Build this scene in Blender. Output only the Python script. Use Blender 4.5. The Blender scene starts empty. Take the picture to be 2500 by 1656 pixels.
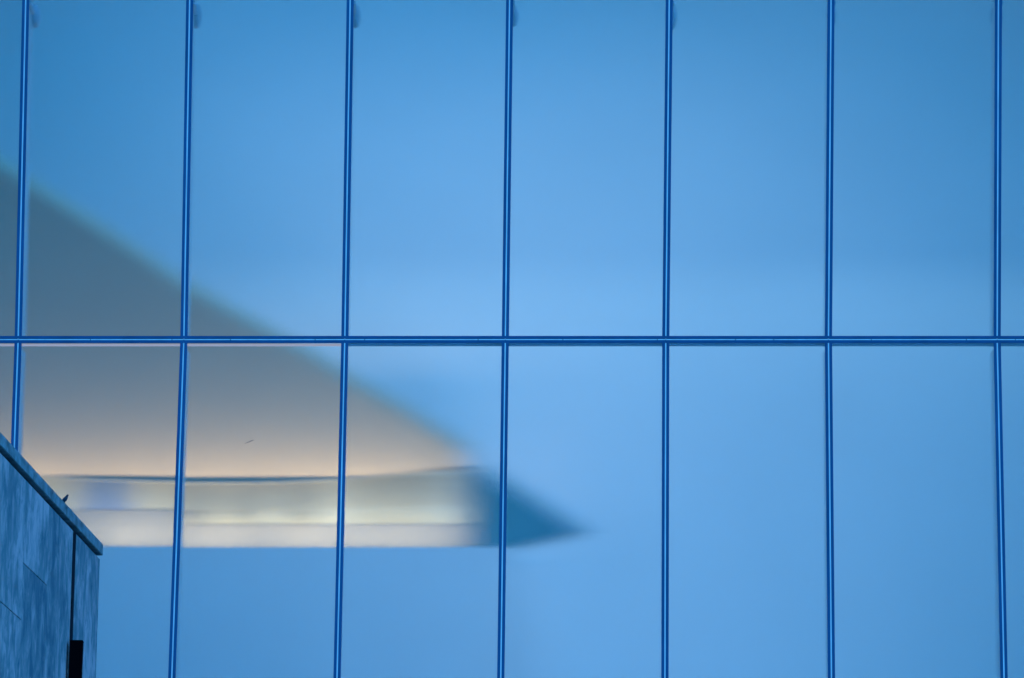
import bpy, bmesh, math, random
from mathutils import Vector, Matrix
random.seed(7)
R = math.radians
scene = bpy.context.scene
C = scene.collection

# ------------------------------------------------------------------ camera
PITCH = R(11.48); CAMZ = 1.6; F = 11900.0          # focal length in photo pixels (2500 wide)
cd = bpy.data.cameras.new('camera'); cam = bpy.data.objects.new('camera', cd); C.objects.link(cam)
cam.location = (0, 0, CAMZ); cam.rotation_euler = (R(90) + PITCH, 0, 0)
cd.sensor_width = 36; cd.lens = 36 * F / 2500; cd.clip_start = 0.5; cd.clip_end = 2000
scene.camera = cam
scene.render.resolution_x = 1024; scene.render.resolution_y = 678

# ------------------------------------------------------------------ sky, exposure
w = bpy.data.worlds.new('World'); scene.world = w; w.use_nodes = True
nt = w.node_tree; bg = nt.nodes['Background']
sky = nt.nodes.new('ShaderNodeTexSky'); sky.sky_type = 'NISHITA'; sky.sun_disc = False
sky.sun_elevation = R(12); sky.sun_rotation = R(40); sky.ozone_density = 8; sky.air_density = 1.6; sky.dust_density = 0.3
tint = nt.nodes.new('ShaderNodeMix'); tint.data_type = 'RGBA'; tint.blend_type = 'MULTIPLY'
tint.inputs[0].default_value = 1; tint.inputs[7].default_value = (0.20, 0.72, 1.0, 1)      # dusk light, camera balanced for lamps
nt.links.new(sky.outputs[0], tint.inputs[6]); nt.links.new(tint.outputs[2], bg.inputs[0])
bg.inputs[1].default_value = 0.15
sd = bpy.data.lights.new('sun', 'SUN'); sd.energy = 1.0; sd.angle = R(25); sd.color = (0.06, 0.38, 1.0)
so = bpy.data.objects.new('sun', sd); C.objects.link(so)
so.rotation_euler = Vector((-0.55, 0.45, -0.6)).to_track_quat('-Z', 'Y').to_euler()
vs = scene.view_settings; vs.view_transform = 'Standard'; vs.look = 'None'; vs.gamma = 1; vs.exposure = 1.54
scene.cycles.use_denoising = True
scene.cycles.max_bounces = 10; scene.cycles.transmission_bounces = 8; scene.cycles.diffuse_bounces = 3
scene.cycles.sample_clamp_indirect = 4

# ------------------------------------------------------------------ helpers
FY = 80.0                                            # the glass stands 80 m away
def P(xd, yd, Y):
    """World point seen at (xd, yd) of the 2367 x 1568 survey picture at distance Y."""
    sx = (xd * 2500 / 2367 - 1250) / F; sy = (828 - yd * 2500 / 2367) / F
    dy = math.cos(PITCH) - sy * math.sin(PITCH); dz = math.sin(PITCH) + sy * math.cos(PITCH)
    t = Y / dy
    return Vector((sx * t, Y, CAMZ + dz * t))

def mat(name, base, rough=0.6, metal=0.0, noise=None, spec=0.3):
    m = bpy.data.materials.new(name); m.use_nodes = True
    n = m.node_tree.nodes; b = n['Principled BSDF']
    b.inputs['Base Color'].default_value = (*base, 1); b.inputs['Roughness'].default_value = rough
    b.inputs['Metallic'].default_value = metal; b.inputs['Specular IOR Level'].default_value = spec
    if noise:
        amp, sc = noise
        tc = n.new('ShaderNodeTexCoord'); mp = n.new('ShaderNodeMapping'); mp.inputs['Scale'].default_value = sc
        no = n.new('ShaderNodeTexNoise'); no.inputs['Scale'].default_value = 1; no.inputs['Detail'].default_value = 5
        mr = n.new('ShaderNodeMapRange'); mr.inputs[1].default_value = 0.3; mr.inputs[2].default_value = 0.7
        mr.inputs[3].default_value = 1 - amp; mr.inputs[4].default_value = 1 + amp
        mx = n.new('ShaderNodeVectorMath'); mx.operation = 'SCALE'; mx.inputs[0].default_value = base
        L = m.node_tree.links
        L.new(tc.outputs['Object'], mp.inputs[0]); L.new(mp.outputs[0], no.inputs['Vector']); L.new(no.outputs[0], mr.inputs[0])
        L.new(mr.outputs[0], mx.inputs['Scale']); L.new(mx.outputs[0], b.inputs['Base Color'])
    return m

def link(name, bm, mats, parent=None, smooth=False):
    bmesh.ops.recalc_face_normals(bm, faces=bm.faces[:])
    me = bpy.data.meshes.new(name); bm.to_mesh(me); bm.free()
    for m in (mats if isinstance(mats, (list, tuple)) else [mats]): me.materials.append(m)
    if smooth:
        for p in me.polygons: p.use_smooth = True
    o = bpy.data.objects.new(name, me); C.objects.link(o)
    if parent: o.parent = parent
    return o

def thing(name, label, cat, loc=(0, 0, 0), rz=0, group=None):
    o = bpy.data.objects.new(name, None); C.objects.link(o); o.location = loc; o.rotation_euler = (0, 0, rz)
    o['label'] = label; o['category'] = cat
    if group: o['group'] = group
    return o
def tag(o, label, cat, group=None):
    o['label'] = label; o['category'] = cat
    if group: o['group'] = group
    return o
def struct(o): o['kind'] = 'structure'; return o

def box(bm, x0, x1, y0, y1, z0, z1, mi=0):
    v = [bm.verts.new(p) for p in [(x0,y0,z0),(x1,y0,z0),(x1,y1,z0),(x0,y1,z0),(x0,y0,z1),(x1,y0,z1),(x1,y1,z1),(x0,y1,z1)]]
    fs = [bm.faces.new([v[i] for i in q]) for q in [(0,1,5,4),(1,2,6,5),(2,3,7,6),(3,0,4,7),(4,5,6,7),(3,2,1,0)]]
    for f in fs: f.material_index = mi
    return fs
def quad_prism(bm, a, b, c, d, y0, y1, mi=0):
    """a b c d are (x, z) corners in order; solid between y0 and y1. Face 0 is the one at y0."""
    f0 = [bm.verts.new((p[0], y0, p[1])) for p in (a, b, c, d)]; f1 = [bm.verts.new((p[0], y1, p[1])) for p in (a, b, c, d)]
    fs = [bm.faces.new(f0), bm.faces.new(list(reversed(f1)))]
    for i in range(4): fs.append(bm.faces.new([f0[i], f1[i], f1[(i+1) % 4], f0[(i+1) % 4]]))
    for f in fs: f.material_index = mi
    return fs

# ------------------------------------------------------------------ materials
def fluted_glass():
    m = bpy.data.materials.new('fluted_glass'); m.use_nodes = True
    n = m.node_tree.nodes; L = m.node_tree.links; n.clear()
    out = n.new('ShaderNodeOutputMaterial')
    geo = n.new('ShaderNodeNewGeometry')
    sep = n.new('ShaderNodeSeparateXYZ'); L.new(geo.outputs['Position'], sep.inputs[0])
    def wn(src, scale):                                # one very fine random flute per fraction of a millimetre
        mu = n.new('ShaderNodeMath'); mu.operation = 'MULTIPLY'; mu.inputs[1].default_value = scale; L.new(sep.outputs[src], mu.inputs[0])
        wnn = n.new('ShaderNodeTexWhiteNoise'); wnn.noise_dimensions = '1D'; L.new(mu.outputs[0], wnn.inputs['W']); return wnn
    a, b, c = wn('X', 9173.0), wn('X', 4331.0), wn('Z', 7919.0)
    ad = n.new('ShaderNodeMath'); ad.operation = 'ADD'; L.new(a.outputs[0], ad.inputs[0]); L.new(b.outputs[0], ad.inputs[1])
    sx = n.new('ShaderNodeMath'); sx.operation = 'MULTIPLY_ADD'; sx.inputs[1].default_value = GLASS_X; sx.inputs[2].default_value = -GLASS_X
    L.new(ad.outputs[0], sx.inputs[0])
    sz = n.new('ShaderNodeMath'); sz.operation = 'MULTIPLY_ADD'; sz.inputs[1].default_value = GLASS_Z * 2; sz.inputs[2].default_value = -GLASS_Z
    L.new(c.outputs[0], sz.inputs[0])
    cb = n.new('ShaderNodeCombineXYZ'); L.new(sx.outputs[0], cb.inputs[0]); L.new(sz.outputs[0], cb.inputs[2])
    # every pane hangs a hair out of true
    oi = n.new('ShaderNodeObjectInfo'); wo = n.new('ShaderNodeTexWhiteNoise'); wo.noise_dimensions = '1D'; L.new(oi.outputs['Random'], wo.inputs['W'])
    o1 = n.new('ShaderNodeVectorMath'); o1.operation = 'SUBTRACT'; L.new(wo.outputs['Color'], o1.inputs[0]); o1.inputs[1].default_value = (0.5, 0.5, 0.5)
    o2 = n.new('ShaderNodeVectorMath'); o2.operation = 'MULTIPLY_ADD'; L.new(o1.outputs[0], o2.inputs[0]); o2.inputs[1].default_value = (0.03, 0, 0.006); L.new(cb.outputs[0], o2.inputs[2])
    va = n.new('ShaderNodeVectorMath'); va.operation = 'ADD'; L.new(geo.outputs['Normal'], va.inputs[0]); L.new(o2.outputs[0], va.inputs[1])
    vn = n.new('ShaderNodeVectorMath'); vn.operation = 'NORMALIZE'; L.new(va.outputs[0], vn.inputs[0])
    rf = n.new('ShaderNodeBsdfRefraction'); rf.inputs['Color'].default_value = (0.93, 0.96, 0.97, 1); rf.inputs['Roughness'].default_value = 0.0
    rf.inputs['IOR'].default_value = 1.45; L.new(vn.outputs[0], rf.inputs['Normal'])
    df = n.new('ShaderNodeBsdfDiffuse'); 
    # faint cloudy unevenness of the acid-etched face
    tc = n.new('ShaderNodeTexCoord'); no = n.new('ShaderNodeTexNoise'); no.inputs['Scale'].default_value = 0.8; no.inputs['Detail'].default_value = 6
    L.new(tc.outputs['Object'], no.inputs['Vector'])
    mr = n.new('ShaderNodeMapRange'); mr.inputs[3].default_value = 0.66; mr.inputs[4].default_value = 0.74; L.new(no.outputs[0], mr.inputs[0])
    cc = n.new('ShaderNodeCombineColor'); 
    for i in range(3): L.new(mr.outputs[0], cc.inputs[i])
    L.new(cc.outputs[0], df.inputs['Color'])
    gl = n.new('ShaderNodeBsdfGlossy'); gl.inputs['Roughness'].default_value = 0.45
    mx = n.new('ShaderNodeMixShader'); mx.inputs[0].default_value = 0.12; L.new(rf.outputs[0], mx.inputs[1]); L.new(df.outputs[0], mx.inputs[2])
    m2 = n.new('ShaderNodeMixShader'); m2.inputs[0].default_value = 0.04; L.new(mx.outputs[0], m2.inputs[1]); L.new(gl.outputs[0], m2.inputs[2])
    L.new(m2.outputs[0], out.inputs[0])
    return m
GLASS_X, GLASS_Z = 0.118, 0.007
M_glass = fluted_glass()
M_clear = bpy.data.materials.new('clear_glass_back'); M_clear.use_nodes = True
_n = M_clear.node_tree.nodes; _n.clear(); _r = _n.new('ShaderNodeBsdfRefraction'); _r.inputs['IOR'].default_value = 1.45; _r.inputs['Roughness'].default_value = 0
_o = _n.new('ShaderNodeOutputMaterial'); M_clear.node_tree.links.new(_r.outputs[0], _o.inputs[0])
M_dark = mat('dark_seal', (0.02, 0.095, 0.21), 0.55, noise=(0.15, (3, 3, 0.6)))
M_line = mat('pale_metal_strip', (0.82, 0.8, 0.8), 0.75, 0.0, noise=(0.12, (9, 9, 1.5)))
M_groove = mat('groove', (0.012, 0.03, 0.08), 0.8)
M_fin = mat('fin_metal', (0.75, 0.77, 0.8), 0.5)
M_bracket = mat('bracket_metal', (0.5, 0.58, 0.66), 0.5)
M_white = mat('white_plaster', (0.8, 0.8, 0.8), 0.8, noise=(0.02, (0.5, 0.5, 0.5)))
M_soffit = mat('soffit_plaster', (0.64, 0.48, 0.31), 0.8, noise=(0.02, (0.5, 0.5, 0.5)))
M_cream = mat('cream_board', (0.5, 0.48, 0.36), 0.8)
M_sage = mat('sage_board', (0.42, 0.39, 0.27), 0.8)
M_bluepan = mat('blue_board', (0.17, 0.25, 0.44), 0.8)
M_parapet = mat('parapet_plaster', (0.29, 0.28, 0.255), 0.8)
M_apron = mat('apron_plaster', (0.7, 0.7, 0.7), 0.8, noise=(0.02, (0.5, 0.5, 0.5)))
M_teal = mat('teal_board', (0.02, 0.165, 0.22), 0.7)
M_soil = mat('ground_paving', (0.18, 0.18, 0.17), 0.9, noise=(0.2, (0.5, 0.5, 0.5)))

# ------------------------------------------------------------------ ground
bm = bmesh.new(); box(bm, -900, 900, -300, 1500, -0.5, 0.0)
struct(link('ground', bm, M_soil))

# ------------------------------------------------------------------ glass facade
ZT = P(0, 785, FY).z
PH = 6.05
rows = [ZT - 2 * PH, ZT - PH, ZT, ZT + PH, ZT + 2 * PH]
topx = [59.5, 438.5, 809.5, 1178, 1547, 1921, 2308]
midx = [42, 425, 797, 1168, 1539, 1915, 2305]
botx = [14, 397, 779, 1157.5, 1537, 1922, 2321]
def cols_at(src, yd):
    xs = [P(x, yd, FY).x for x in src]
    a = xs[1] - xs[0]; b = xs[-1] - xs[-2]
    return [xs[0] - 2 * a, xs[0] - a] + xs + [xs[-1] + b, xs[-1] + 2 * b]
zt_, zb_ = P(0, 0, FY).z, P(0, 1568, FY).z
cT, cM, cB = cols_at(topx, 0), cols_at(midx, 785), cols_at(botx, 1568)
NC = len(cM)
def colx(i, z):
    """x of joint i at height z: the joints fan slightly."""
    if z >= ZT: t = (z - ZT) / (zt_ - ZT); return cM[i] + (cT[i] - cM[i]) * t
    t = (ZT - z) / (ZT - zb_); return cM[i] + (cB[i] - cM[i]) * t
facade = thing('glass_facade', 'large curtain wall of tall frosted glass panes glowing blue behind the stone wall', 'glass wall', (0, FY, 0))
HW, GW = 0.060, 0.0115                                 # half width of the dark joint, of its pale strip
for r in range(4):
    z0, z1 = rows[r] + HW, rows[r + 1] - HW
    for i in range(NC - 1):
        bm = bmesh.new()
        fs = quad_prism(bm, (colx(i, z0) + HW, z0), (colx(i + 1, z0) - HW, z0), (colx(i + 1, z1) - HW, z1), (colx(i, z1) + HW, z1), 0.0, 0.02, 2)
        fs[0].material_index = 0; fs[1].material_index = 1
        link('glass_pane', bm, [M_glass, M_clear, M_dark], facade)
def strip(bm, i, za, zb, off0, off1, y0, y1, mi=0):
    quad_prism(bm, (colx(i, za) + off0, za), (colx(i, za) + off1, za), (colx(i, zb) + off1, zb), (colx(i, zb) + off0, zb), y0, y1, mi)
for r in range(4):
    for i in range(NC):
        za, zb = rows[r] + HW, rows[r + 1] - HW
        bm = bmesh.new()
        strip(bm, i, za, zb, -HW, -GW - .004, -0.006, 0.03)
        strip(bm, i, za, zb, GW + .004, HW, -0.006, 0.03)
        strip(bm, i, za, zb, -GW - .004, GW + .004, 0.012, 0.03, 1)
        mu = link('mullion', bm, [M_dark, M_groove], facade)
        bm = bmesh.new(); strip(bm, i, rows[r] + .0, rows[r + 1] - 0.03, -GW, GW, -0.002, 0.010)
        link('metal_strip', bm, M_line, mu)
        bm = bmesh.new(); strip(bm, i, za, zb, -0.02, 0.03, 0.06, 0.95)
        link('fin', bm, M_fin, mu)
        if r in (2,):
            zc = P(0, 34, FY + 0.85).z
            bm = bmesh.new(); x = colx(i, zc)
            bmesh.ops.create_uvsphere(bm, u_segments=20, v_segments=12, radius=1, matrix=Matrix.Translation((x + 0.06, 0.95, zc)) @ Matrix.Diagonal((random.uniform(.08, .12), 0.22, random.uniform(.18, .26), 1)))
            bmesh.ops.create_cone(bm, cap_ends=True, segments=16, radius1=0.05, radius2=0.05, depth=0.8, matrix=Matrix.Translation((x + 0.04, 0.46, zc)) @ Matrix.Rotation(R(90), 4, 'X'))
            link('bracket', bm, M_bracket, mu)
for k, z in enumerate(rows):
    for i in range(NC - 1):
        x0, x1 = cM[i] , cM[i + 1]
        bm = bmesh.new()
        zs = [colx(i, z), colx(i + 1, z)]; x0, x1 = zs
        box(bm, x0 - .0, x1, -0.006, 0.03, z - HW, z - 0.013); box(bm, x0, x1, -0.006, 0.03, z + 0.013, z + HW)
        box(bm, x0, x1, 0.012, 0.03, z - 0.013, z + 0.013, 1)
        tr = link('transom', bm, [M_dark, M_groove], facade)
        bm = bmesh.new(); g = 0.006
        xa = x0
        cuts = sorted([x0 + (x1 - x0) * random.uniform(0.1, 0.5), x0 + (x1 - x0) * random.uniform(0.55, 0.95), x1])
        for c in cuts:
            box(bm, xa + g, c - g, -0.004, 0.010, z - 0.011, z + 0.006); xa = c
        link('metal_strip', bm, M_line, tr)

# ------------------------------------------------------------------ the hall behind the glass
BACK = FY + 13.0
XL, XR = -14.0, 15.0
bm = bmesh.new(); box(bm, XL, XR, BACK, BACK + 0.3, rows[0], rows[-1])
struct(link('inner_wall', bm, M_white))
bm = bmesh.new(); box(bm, XL, XR, FY + 0.5, BACK, rows[0] - 0.3, rows[0])
struct(link('inner_floor', bm, M_white))
bm = bmesh.new(); box(bm, XL, XR, FY + 0.5, BACK, rows[-1], rows[-1] + 0.3)
struct(link('inner_ceiling', bm, M_white))
for nm, x0, x1 in (('inner_side_wall', XL - 0.3, XL), ('inner_side_wall', XR, XR + 0.3)):
    bm = bmesh.new(); box(bm, x0, x1, FY + 0.06, BACK + .3, rows[0] - .3, rows[-1] + .3)
    struct(link(nm, bm, M_white))
# solid base and parapet of the building, outside the picture
bm = bmesh.new(); box(bm, XL, XR, FY + 0.05, BACK, 0.0, rows[0] - 0.31)
tag(link('building_base', bm, M_white), 'pale plain base wall below the blue glass facade', 'building')

# sloping soffit
YS0, YS1 = FY + 7.0, FY + 12.0
up = [(-420, 150), (0, 392), (215, 528), (430, 672), (620, 778), (800, 882), (950, 965), (1085, 1052)]
lo = [(-420, 1100), (0, 1098), (215, 1108), (430, 1114), (620, 1113), (800, 1105), (950, 1092), (1085, 1076)]
bm = bmesh.new(); n = len(up); NR = 10
grid = []
for (a, b) in zip(up, lo):
    col = []
    for k in range(NR + 1):
        s = k / NR
        yd = a[1] + (b[1] - a[1]) * s
        Y = YS0 + (YS1 - YS0) * max(0, min(1, (yd - 392) / 720.0))
        col.append(P(a[0] + (b[0] - a[0]) * s, yd, Y))
    grid.append(col)
v = [[bm.verts.new(p) for p in c] for c in grid]
vb = [[bm.verts.new(p + Vector((0, 0.25, 0.28))) for p in c] for c in grid]
for i in range(n - 1):
    for k in range(NR):
        bm.faces.new([v[i][k], v[i + 1][k], v[i + 1][k + 1], v[i][k + 1]])
        bm.faces.new([vb[i][k], vb[i][k + 1], vb[i + 1][k + 1], vb[i + 1][k]])
for i in range(n - 1):
    bm.faces.new([v[i][0], vb[i][0], vb[i + 1][0], v[i + 1][0]]); bm.faces.new([v[i][NR], v[i + 1][NR], vb[i + 1][NR], vb[i][NR]])
for k in range(NR):
    bm.faces.new([v[0][k], v[0][k + 1], vb[0][k + 1], vb[0][k]]); bm.faces.new([v[-1][k], vb[-1][k], vb[-1][k + 1], v[-1][k + 1]])
soffit = link('sloping_ceiling', bm, M_soffit, smooth=False)
tag(soffit, 'large warm grey sloping ceiling blurred behind the left glass panes', 'ceiling')
# dark trim under the soffit's lower edge
bm = bmesh.new()
lo2 = [(100, 1098)] + lo[2:] + [(1110, 1078)]
for (a, b) in zip(lo2[:-1], lo2[1:]):
    q = [P(a[0], a[1] + 1, YS1 + .02), P(b[0], b[1] + 1, YS1 + .02), P(b[0], b[1] + (12 if b[0] > 1000 else 4.8), YS1 + .02), P(a[0], a[1] + (12 if a[0] > 1000 else 4.8), YS1 + .02)]
    quad_prism(bm, *[(p.x, p.z) for p in q], YS1 - 0.08, YS1 + 0.04)
tag(link('ceiling_trim', bm, mat('trim_grey', (0.34, 0.33, 0.27), 0.6)), 'thin dark curved trim along the lower edge of the sloping ceiling', 'trim')

# gallery wall: strip of boards above a pale parapet
gal = thing('gallery_wall', 'warm lit gallery wall with pale parapet below the sloping ceiling', 'wall', tuple(P(400, 1265, FY + 12.3)))
def xz(xd, yd, Y): p = P(xd, yd, Y); return (p.x, p.z)
def board(x0, x1, y0, y1, Y, m, name='wall_board', th=0.15, parent=gal):
    bm = bmesh.new()
    L0 = gal.location
    q = [xz(x0, y1, Y), xz(x1, y1, Y), xz(x1, y0, Y), xz(x0, y0, Y)]
    quad_prism(bm, *[(a - L0.x, b - L0.z) for a, b in q], Y - L0.y, Y + th - L0.y)
    return link(name, bm, m, parent)
Yg = FY + 12.4
segs = [(-420, 205, M_cream), (205, 300, M_bluepan), (300, 430, M_cream), (430, 455, M_sage), (455, 560, M_cream), (560, 590, M_sage),
        (590, 680, M_cream), (680, 720, M_sage), (720, 830, M_cream), (830, 1000, M_sage), (1000, 1090, M_cream)]
for x0, x1, m in segs: board(x0, x1, 1068, 1222, Yg, m)
board(-420, 430, 1181, 1300, FY + 12.385, M_parapet, 'parapet', 0.012)
board(430, 1090, 1212, 1300, FY + 12.385, M_parapet, 'parapet', 0.012)
# pale apron wall under the parapet; its top is a ledge that hides the lamps
LEDGE = FY + 11.6
bm = bmesh.new(); q = [xz(-420, 1265, LEDGE), xz(1372, 1265, LEDGE)]
z_ = q[0][1]
xe0, xe1 = xz(1168, 1265, LEDGE)[0], xz(1168, 1265, LEDGE)[0]
pl = [(XL + .01, LEDGE), (xe0, LEDGE), (xe1, FY + 12.98), (XL + .01, FY + 12.98)]
f0 = [bm.verts.new((x, y, rows[0] + .01)) for x, y in pl]; f1 = [bm.verts.new((x, y, z_)) for x, y in pl]
bm.faces.new(f0); bm.faces.new(list(reversed(f1)))
for k in range(4): bm.faces.new([f0[k], f1[k], f1[(k + 1) % 4], f0[(k + 1) % 4]])
tag(link('apron_wall', bm, M_apron), 'plain pale blue lit wall below the gallery parapet', 'wall')
# dark stair flank
bm = bmesh.new()
pts = [(1090, 1074), (1112, 1080), (1340, 1226), (1250, 1246), (1172, 1264), (1172, 1300), (1090, 1300)]
f0 = [bm.verts.new((p[0], FY + 12.88, p[1])) for p in [xz(a, b, FY + 12.88) for a, b in pts]]; f1 = [bm.verts.new((v.co.x, FY + 12.99, v.co.z)) for v in f0]
bm.faces.new(f0); bm.faces.new(list(reversed(f1)))
for k in range(len(f0)): bm.faces.new([f0[k], f1[k], f1[(k + 1) % len(f0)], f0[(k + 1) % len(f0)]])
tag(link('stair_flank', bm, M_teal), 'dark teal triangular stair side at the right end of the gallery wall', 'stair')

# rail behind the transom; the warm light on it is painted as glow
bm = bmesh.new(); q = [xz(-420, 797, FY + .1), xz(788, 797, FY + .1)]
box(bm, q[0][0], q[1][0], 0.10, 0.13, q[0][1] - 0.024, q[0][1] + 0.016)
m = bpy.data.materials.new('painted_glow'); m.use_nodes = True; b = m.node_tree.nodes['Principled BSDF']
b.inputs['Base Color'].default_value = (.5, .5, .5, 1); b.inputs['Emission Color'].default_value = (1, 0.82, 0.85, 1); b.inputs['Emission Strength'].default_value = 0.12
link('glow_rail', bm, m, facade)

bm = bmesh.new(); q = [xz(794, 797, FY + .2), xz(2900, 797, FY + .2)]  # added rail, its darker blue stands in for shading beneath the transom
box(bm, q[0][0], q[1][0], 0.16, 0.24, q[0][1] - 0.022, q[0][1] + 0.03)
link('shade_rail', bm, mat('shade_rail_blue', (0.35, 0.5, 0.65), 0.6), facade)

# faint smear on the outer face of one pane
m_sm = bpy.data.materials.new('faint_smear'); m_sm.use_nodes = True; nn = m_sm.node_tree.nodes; b = nn['Principled BSDF']
b.inputs['Base Color'].default_value = (0.10, 0.12, 0.15, 1); b.inputs['Alpha'].default_value = 0.28; b.inputs['Roughness'].default_value = 0.8
bm = bmesh.new(); c0 = P(577, 1021, FY)
for dx, dz, a_, b_, rot in ((0, 0, .055, .012, 28), (.035, .012, .05, .008, 20), (-.05, -.02, .045, .007, 30)):
    vv = [bm.verts.new((c0.x + dx + math.cos(R(rot)) * a_ * math.cos(t) - math.sin(R(rot)) * b_ * math.sin(t), -0.0015 - dx * 0.004, c0.z + dz + math.sin(R(rot)) * a_ * math.cos(t) + math.cos(R(rot)) * b_ * math.sin(t))) for t in [k * math.pi / 8 for k in range(16)]]
    bm.faces.new(vv)
link('smear', bm, m_sm, facade)

# ---- lamps of the hall and added fill spots
def spot(name, loc, target, power, col, size=R(110), blend=1.0, rad=0.4):
    l = bpy.data.lights.new(name, 'SPOT'); l.energy = power; l.color = col; l.spot_size = size; l.spot_blend = blend; l.shadow_soft_size = rad
    o = bpy.data.objects.new(name, l); C.objects.link(o); o.location = loc
    o.rotation_euler = (Vector(target) - Vector(loc)).to_track_quat('-Z', 'Y').to_euler(); return o
BLUE = (0.03, 0.40, 0.95); PALE = (0.80, 0.90, 0.93)
tc_ = P(1350, 800, BACK)
for dx in (-5, 1, 6):  # added unseen spots that wash the back wall blue
    spot('hall_fill_spot', (dx + 1.5, FY + 0.9, rows[-1] - 1.0), (tc_.x + dx * (1.1 if dx < 0 else 0.5), BACK, tc_.z - 1), 430 if dx < 0 else 285, BLUE)
    spot('hall_fill_spot', (dx * 0.6 + 4.0, FY + 0.9, rows[0] + 1.0), (tc_.x + dx * 0.5, BACK, tc_.z + 1), 170, BLUE, rad=1.5)
for dx in (-3.5, 0.5, 4.5):  # added unseen spots, brighten the middle so the corners fall off darker
    spot('pale_fill_spot', (dx, FY + 1.0, rows[-1] - 1.0), (dx - 0.8, BACK, tc_.z - 2.0), 182, PALE, size=R(75))
    spot('pale_fill_spot', (dx * 0.9 + 2.5, FY + 1.0, rows[0] + 1.0), (dx * 0.8 + 1.5, BACK, tc_.z + 0.5), 148, PALE, size=R(80), rad=1.5)
spot('hall_fill_spot', (-8.0, FY + 0.9, rows[-1] - 1.0), (-6.5, BACK, tc_.z + 1.5), 330, (0.01, 0.36, 1.0))  # added unseen spots, deepen the blue towards the corners
spot('hall_fill_spot', (10.0, FY + 0.9, rows[-1] - 1.0), (9.5, BACK, tc_.z + 1), 120, (0.01, 0.36, 1.0))
WARM = (1.0, 0.84, 0.60)
for xd in (-150, 60, 300, 500, 700, 870, 1020):
    p = P(xd, 1265, LEDGE + 0.12)
    l = bpy.data.lights.new('gallery_lamp', 'AREA'); l.shape = 'RECTANGLE'; l.size = 1.3; l.size_y = 0.2; l.energy = (8.4 if xd < 800 else 7.0) if xd < 1000 else 6.0; l.color = WARM
    o = bpy.data.objects.new('gallery_lamp', l); C.objects.link(o); o.location = (p.x, p.y + 0.15, z_ + 0.03)
    o.rotation_euler = Vector((0, 0.12, 1)).to_track_quat('-Z', 'Y').to_euler()
# linear wall washer high on the back wall, shining down
pa_, pb_ = P(480, 612, BACK - 1.5), P(2900, 612, BACK - 1.5)
l = bpy.data.lights.new('linear_washer', 'AREA'); l.shape = 'RECTANGLE'; l.size = min(pb_.x, XR - .3) - pa_.x; l.size_y = 0.5; l.energy = 11; l.color = (0.45, 0.8, 1.0)
o = bpy.data.objects.new('linear_washer', l); C.objects.link(o); o.location = ((min(pb_.x, XR - .3) + pa_.x) / 2, BACK - 1.5, pa_.z)
o.rotation_euler = Vector((0, 0.38, -1)).to_track_quat('-Z', 'Y').to_euler()
p = P(1135, 1262, LEDGE + 0.65)
l = bpy.data.lights.new('ledge_fill', 'AREA'); l.shape = 'RECTANGLE'; l.size = 0.6; l.size_y = 0.15; l.energy = 0.8; l.color = (0.1, 0.5, 1.0)  # added unseen lamp, lightens the foot of the teal flank
o = bpy.data.objects.new('ledge_fill', l); C.objects.link(o); o.location = (p.x, p.y, z_ + 0.03); o.rotation_euler = Vector((0, 0.6, 1)).to_track_quat('-Z', 'Y').to_euler()
# dark cones on the parapet, standing in for shadows between the uplights
for k, (xd, lab) in enumerate(((462, 'small dark cone as shadow between uplights on the gallery parapet, leftmost of three'), (560, 'small dark cone as shadow between uplights on the gallery parapet, middle of three'),
                (688, 'small dark cone as shadow between uplights on the gallery parapet, rightmost of three'))):
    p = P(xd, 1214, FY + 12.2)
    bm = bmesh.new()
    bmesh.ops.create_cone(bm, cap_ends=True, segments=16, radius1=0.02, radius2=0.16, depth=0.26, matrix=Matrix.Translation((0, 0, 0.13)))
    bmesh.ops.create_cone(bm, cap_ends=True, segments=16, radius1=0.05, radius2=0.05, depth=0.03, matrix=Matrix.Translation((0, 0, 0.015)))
    o = link('shade_cone', bm, mat('shade_cone_dark', (0.02, 0.02, 0.015), 0.7)); o.location = p
    tag(o, lab, 'wall light', 'shadow cones on the gallery parapet')
p = P(605, 1203, FY + 11.9)
l = bpy.data.lights.new('washer_lamp', 'AREA'); l.shape = 'RECTANGLE'; l.size = 2.5; l.size_y = 0.04; l.energy = 0.45; l.color = (1, 0.78, 0.45)
o = bpy.data.objects.new('washer_lamp', l); C.objects.link(o); o.location = p; o.rotation_euler = (R(90), 0, 0)

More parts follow.
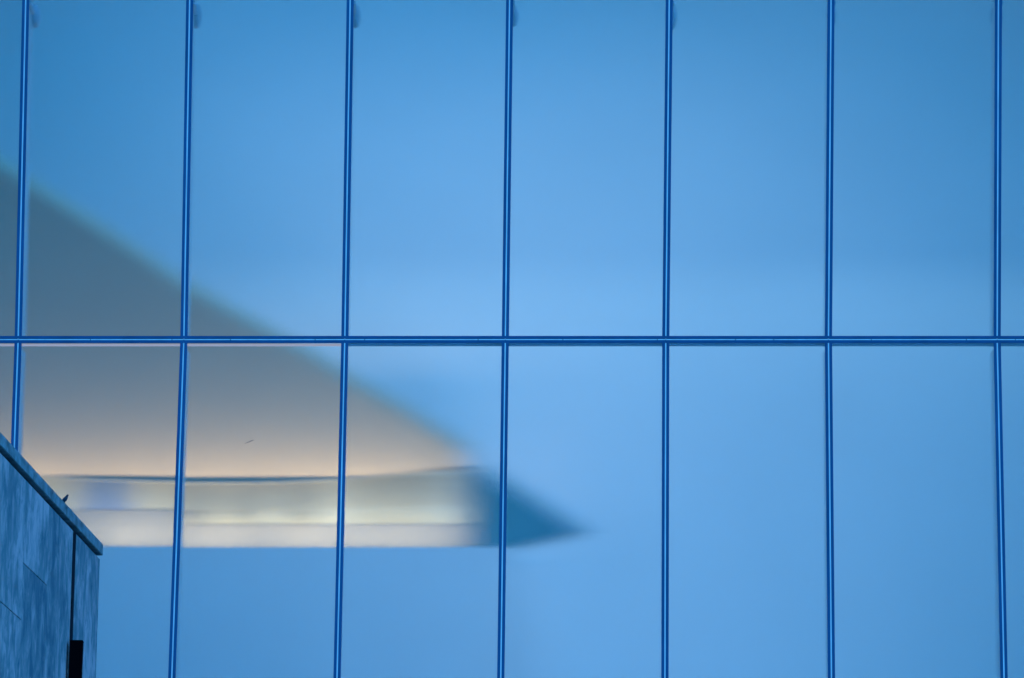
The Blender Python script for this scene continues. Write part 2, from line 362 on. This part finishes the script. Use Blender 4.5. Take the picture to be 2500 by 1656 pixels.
# ------------------------------------------------------------------ stone wall
def travertine():
    m = bpy.data.materials.new('travertine'); m.use_nodes = True; n = m.node_tree.nodes; L = m.node_tree.links; b = n['Principled BSDF']
    b.inputs['Roughness'].default_value = 0.7; b.inputs['Specular IOR Level'].default_value = 0.25
    tc = n.new('ShaderNodeTexCoord'); oi = n.new('ShaderNodeObjectInfo')
    off = n.new('ShaderNodeVectorMath'); off.operation = 'SCALE'; off.inputs[0].default_value = (17, 31, 23); L.new(oi.outputs['Random'], off.inputs['Scale'])
    add = n.new('ShaderNodeVectorMath'); add.operation = 'ADD'; L.new(tc.outputs['Object'], add.inputs[0]); L.new(off.outputs[0], add.inputs[1])
    def noise(scale, detail, rough=0.6, dist=0.0):
        mp = n.new('ShaderNodeMapping'); mp.inputs['Scale'].default_value = scale; L.new(add.outputs[0], mp.inputs[0])
        t = n.new('ShaderNodeTexNoise'); t.inputs['Scale'].default_value = 1; t.inputs['Detail'].default_value = detail
        t.inputs['Roughness'].default_value = rough; t.inputs['Distortion'].default_value = dist; L.new(mp.outputs[0], t.inputs['Vector']); return t
    a = noise((3.6, 2.6, 1.7), 9, 0.66, 0.5); c = noise((0.6, 0.5, 0.45), 3, 0.5, 0.5); d = noise((14, 9, 4.0), 6, 0.7)
    r1 = n.new('ShaderNodeValToRGB'); e = r1.color_ramp.elements
    e[0].position = 0.40; e[0].color = (0.06, 0.12, 0.155, 1); e[1].position = 0.58; e[1].color = (0.58, 0.38, 0.38, 1)
    x = e.new(0.48); x.color = (0.19, 0.21, 0.22, 1)
    s = n.new('ShaderNodeMath'); s.operation = 'MULTIPLY_ADD'; s.inputs[1].default_value = 0.55; L.new(a.outputs[0], s.inputs[0])
    s2 = n.new('ShaderNodeMath'); s2.operation = 'MULTIPLY'; s2.inputs[1].default_value = 0.3; L.new(c.outputs[0], s2.inputs[0])
    s3 = n.new('ShaderNodeMath'); s3.operation = 'MULTIPLY_ADD'; s3.inputs[1].default_value = 0.15; L.new(d.outputs[0], s3.inputs[0]); L.new(s2.outputs[0], s3.inputs[2])
    L.new(s3.outputs[0], s.inputs[2]); L.new(s.outputs[0], r1.inputs[0]); L.new(r1.outputs[0], b.inputs['Base Color'])
    bp = n.new('ShaderNodeBump'); bp.inputs['Strength'].default_value = 0.4; bp.inputs['Distance'].default_value = 0.01; L.new(d.outputs[0], bp.inputs['Height']); L.new(bp.outputs[0], b.inputs['Normal'])
    return m
M_trav = travertine()
M_cope = mat('coping_stone', (0.15, 0.19, 0.20), 0.65, noise=(0.55, (5, 3.5, 7)))
M_back = mat('joint_shadow_backing', (0.02, 0.022, 0.03), 0.9)
M_black = mat('black_metal', (0.002, 0.002, 0.003), 0.9, spec=0.02)
YAW = math.atan(750 * math.cos(PITCH) / F)             # wall runs away, turning slightly right
DEND = 74.0
def wray(xs, ys, Y):                                   # photo pixel (2500 wide) at distance Y
    return P(xs * 2367 / 2500, ys * 2367 / 2500, Y)
pe = wray(250, 1328, DEND)                             # top corner of the coping's far end
ZTOP = pe.z
LEAN = R(0.9)
wall = thing('stone_wall', 'blue grey streaked stone clad wall with a thick coping, in front of the glass', 'wall', (pe.x - 0.03, pe.y, 0), -YAW)
# local frame: x = out of the face (towards the right), y = along the wall (away), z = up
def s_at(xs): return 74.0 * 1750 / (2000 - xs) - DEND  # position along the wall of a joint at photo column xs
ys = [s_at(4) - 6.3, s_at(4) - 4.2, s_at(4) - 2.1, s_at(4), s_at(64), s_at(123), s_at(183), None, s_at(191), s_at(220), 0.0]
CT = 0.175
ZC = ZTOP - CT - 0.06                                 # top of slabs
def lean_x(z): return (z - ZTOP) * math.tan(LEAN) * -0 + (z - ZTOP) * math.tan(LEAN)
def slab(bm, x0, x1, y0, y1, z0, z1):
    v = [bm.verts.new(p) for p in [(x0+lean_x(z0),y0,z0),(x1+lean_x(z0),y0,z0),(x1+lean_x(z0),y1,z0),(x0+lean_x(z0),y1,z0),
                                   (x0+lean_x(z1),y0,z1),(x1+lean_x(z1),y0,z1),(x1+lean_x(z1),y1,z1),(x0+lean_x(z1),y1,z1)]]
    for q in [(0,1,5,4),(1,2,6,5),(2,3,7,6),(3,0,4,7),(4,5,6,7),(3,2,1,0)]: bm.faces.new([v[i] for i in q])
jz = {0: 11.6, 1: 12.3, 2: 10.9, 3: 11.22, 4: 12.02, 5: 10.35, 8: 9.9, 9: 9.4}
for k in range(len(ys) - 1):
    if ys[k] is None or ys[k + 1] is None: continue
    y0, y1 = ys[k] + 0.012, ys[k + 1] - 0.012
    zs = [ZC]; z = jz.get(k, 10.5)
    while z > 0.6: zs.append(z); z -= 3.05
    zs.append(0.0)
    for a, b in zip(zs[:-1], zs[1:]):
        bm = bmesh.new(); slab(bm, -0.06, 0.0, y0, y1, b + 0.005, a - 0.005)
        bmesh.ops.bevel(bm, geom=bm.edges[:], offset=0.004, segments=1, affect='EDGES')
        link('stone_slab', bm, M_trav, wall)
bm = bmesh.new(); slab(bm, -1.0, -0.075, ys[0], -0.02, 0.0, ZTOP - CT - 0.002); link('wall_core', bm, M_back, wall)
bm = bmesh.new(); slab(bm, -0.08, -0.004, ys[8] - 0.03, ys[8] + 0.010, 0.0, ZC); link('reveal_lining', bm, M_back, wall)
bm = bmesh.new(); slab(bm, -1.0, -0.005, -0.02, 0.0, 0.0, ZC); link('end_slab', bm, M_trav, wall)
# coping in lengths
for k, (a, b) in enumerate(((ys[0], s_at(20)), (s_at(20), s_at(118)), (s_at(118), s_at(158)), (s_at(158), 0.06))):
    bm = bmesh.new(); slab(bm, -1.06, 0.035, a + 0.003, b - 0.003, ZTOP - CT, ZTOP)
    bmesh.ops.bevel(bm, geom=bm.edges[:], offset=0.008, segments=2, affect='EDGES')
    link('coping', bm, M_cope, wall)
# joint fitting (small dark clips in the reveal)
for z_off in (0.0, -0.12):
    bm = bmesh.new(); yy = (s_at(183) + s_at(191)) / 2; zz = wray(180, 1462, 71.4).z + z_off
    slab(bm, -0.07, -0.03, yy - 0.02, yy + 0.12, zz - 0.05, zz + 0.03); link('clip', bm, M_black, wall)

# black square post in front of the reveal
pa, pb = wray(171, 1563, 71.0), wray(201, 1563, 71.0)
post = thing('black_post', 'black flat topped metal post standing against the stone wall reveal', 'post', ((pa.x + pb.x) / 2, 71.0, 0))
hw = (pb.x - pa.x) / 2
bm = bmesh.new(); 
zt0 = pa.z
def lx(z): return (z - zt0) * math.tan(R(1.1))
v = []
for z in (0.0, zt0 - 0.012):
    for (x, y) in ((-hw, 0), (hw, 0), (hw, 0.2), (-hw, 0.2)): v.append(bm.verts.new((x + lx(z), y, z)))
for q in [(0,1,5,4),(1,2,6,5),(2,3,7,6),(3,0,4,7),(4,5,6,7),(3,2,1,0)]: bm.faces.new([v[i] for i in q])
link('shaft', bm, M_black, post)
bm = bmesh.new(); box(bm, -hw - 0.004, hw + 0.004, -0.004, 0.204, zt0 - 0.012, zt0); link('cap', bm, M_black, post)

# ------------------------------------------------------------------ bird
def bird():
    d = 70.3
    foot = wray(151.5, 1217.5, d)
    M_b = mat('dark_feathers', (0.012, 0.03, 0.05), 0.7, noise=(0.4, (60, 60, 60)))
    root = thing('bird', 'tiny dark bird perched on the stone wall coping', 'bird')
    bm = bmesh.new()
    # (x along body, z up, half width, half height) from tail tip to beak
    sec = [(-0.066, 0.006, .008, .003), (-0.044, 0.020, .011, .007), (-0.028, 0.034, .019, .017), (-0.012, 0.051, .026, .026), (0.003, 0.072, .026, .026),
           (0.013, 0.092, .021, .021), (0.019, 0.108, .016, .016), (0.025, 0.119, .0155, .015), (0.033, 0.124, .010, .010), (0.037, 0.124, .003, .003), (0.046, 0.121, .0006, .0006)]
    ring = []
    N = 14
    for i, (x, z, hw_, hh) in enumerate(sec):
        j0, j1 = max(0, i - 1), min(len(sec) - 1, i + 1)
        t = Vector((sec[j1][0] - sec[j0][0], 0, sec[j1][1] - sec[j0][1])).normalized()
        up_ = Vector((-t.z, 0, t.x))
        ring.append([bm.verts.new(Vector((x, 0, z)) + Vector((0, 1, 0)) * hw_ * math.cos(2 * math.pi * k / N) + up_ * hh * math.sin(2 * math.pi * k / N)) for k in range(N)])
    for a, b in zip(ring[:-1], ring[1:]):
        for k in range(N): bm.faces.new([a[k], a[(k + 1) % N], b[(k + 1) % N], b[k]])
    bm.faces.new(ring[0]); bm.faces.new(list(reversed(ring[-1])))
    body = link('body', bm, M_b, root, True)
    for s in (-1, 1):
        bm = bmesh.new()
        wr = []
        for (x, z, hh, y) in ((0.010, 0.094, .006, .020), (0.000, 0.075, .015, .026), (-0.016, 0.053, .013, .024), (-0.036, 0.030, .007, .016), (-0.052, 0.016, .002, .011)):
            wr.append([bm.verts.new((x, s * (y + dy), z + dz)) for dy, dz in ((0, hh), (.003, 0), (0, -hh), (-.004, 0))])
        for a, b in zip(wr[:-1], wr[1:]):
            for k in range(4): bm.faces.new([a[k], a[(k + 1) % 4], b[(k + 1) % 4], b[k]])
        bm.faces.new(wr[0]); bm.faces.new(list(reversed(wr[-1])))
        link('wing', bm, M_b, root, True)
        bm = bmesh.new()
        bmesh.ops.create_cone(bm, cap_ends=True, segments=6, radius1=0.0016, radius2=0.0022, depth=0.036, matrix=Matrix.Translation((0.002, s * 0.009, 0.018 + 0.002)))
        for a in (-0.4, 0, 0.4, math.pi):
            bmesh.ops.create_cone(bm, cap_ends=True, segments=5, radius1=0.0014, radius2=0.0006, depth=0.015,
                matrix=Matrix.Translation((0.002 + math.cos(a) * 0.0075, s * 0.009 + math.sin(a) * 0.0075, 0.0016)) @ Matrix.Rotation(a, 4, 'Z') @ Matrix.Rotation(R(90), 4, 'Y'))
        link('leg', bm, M_b, root)
        bm = bmesh.new(); bmesh.ops.create_uvsphere(bm, u_segments=8, v_segments=6, radius=0.0019, matrix=Matrix.Translation((0.028, s * 0.0135, 0.1225)))
        link('eye', bm, M_black, root)
    # stand on the coping top, near its right edge
    inv = Matrix.Rotation(-YAW, 4, 'Z')
    s = d - DEND
    root.location = Vector(wall.location) + (inv @ Vector((0.004, s, ZTOP - 0.012)))
    root.rotation_euler = (0, R(7), R(15)); root.scale = (1.15, 1.4, 1.2)
bird()
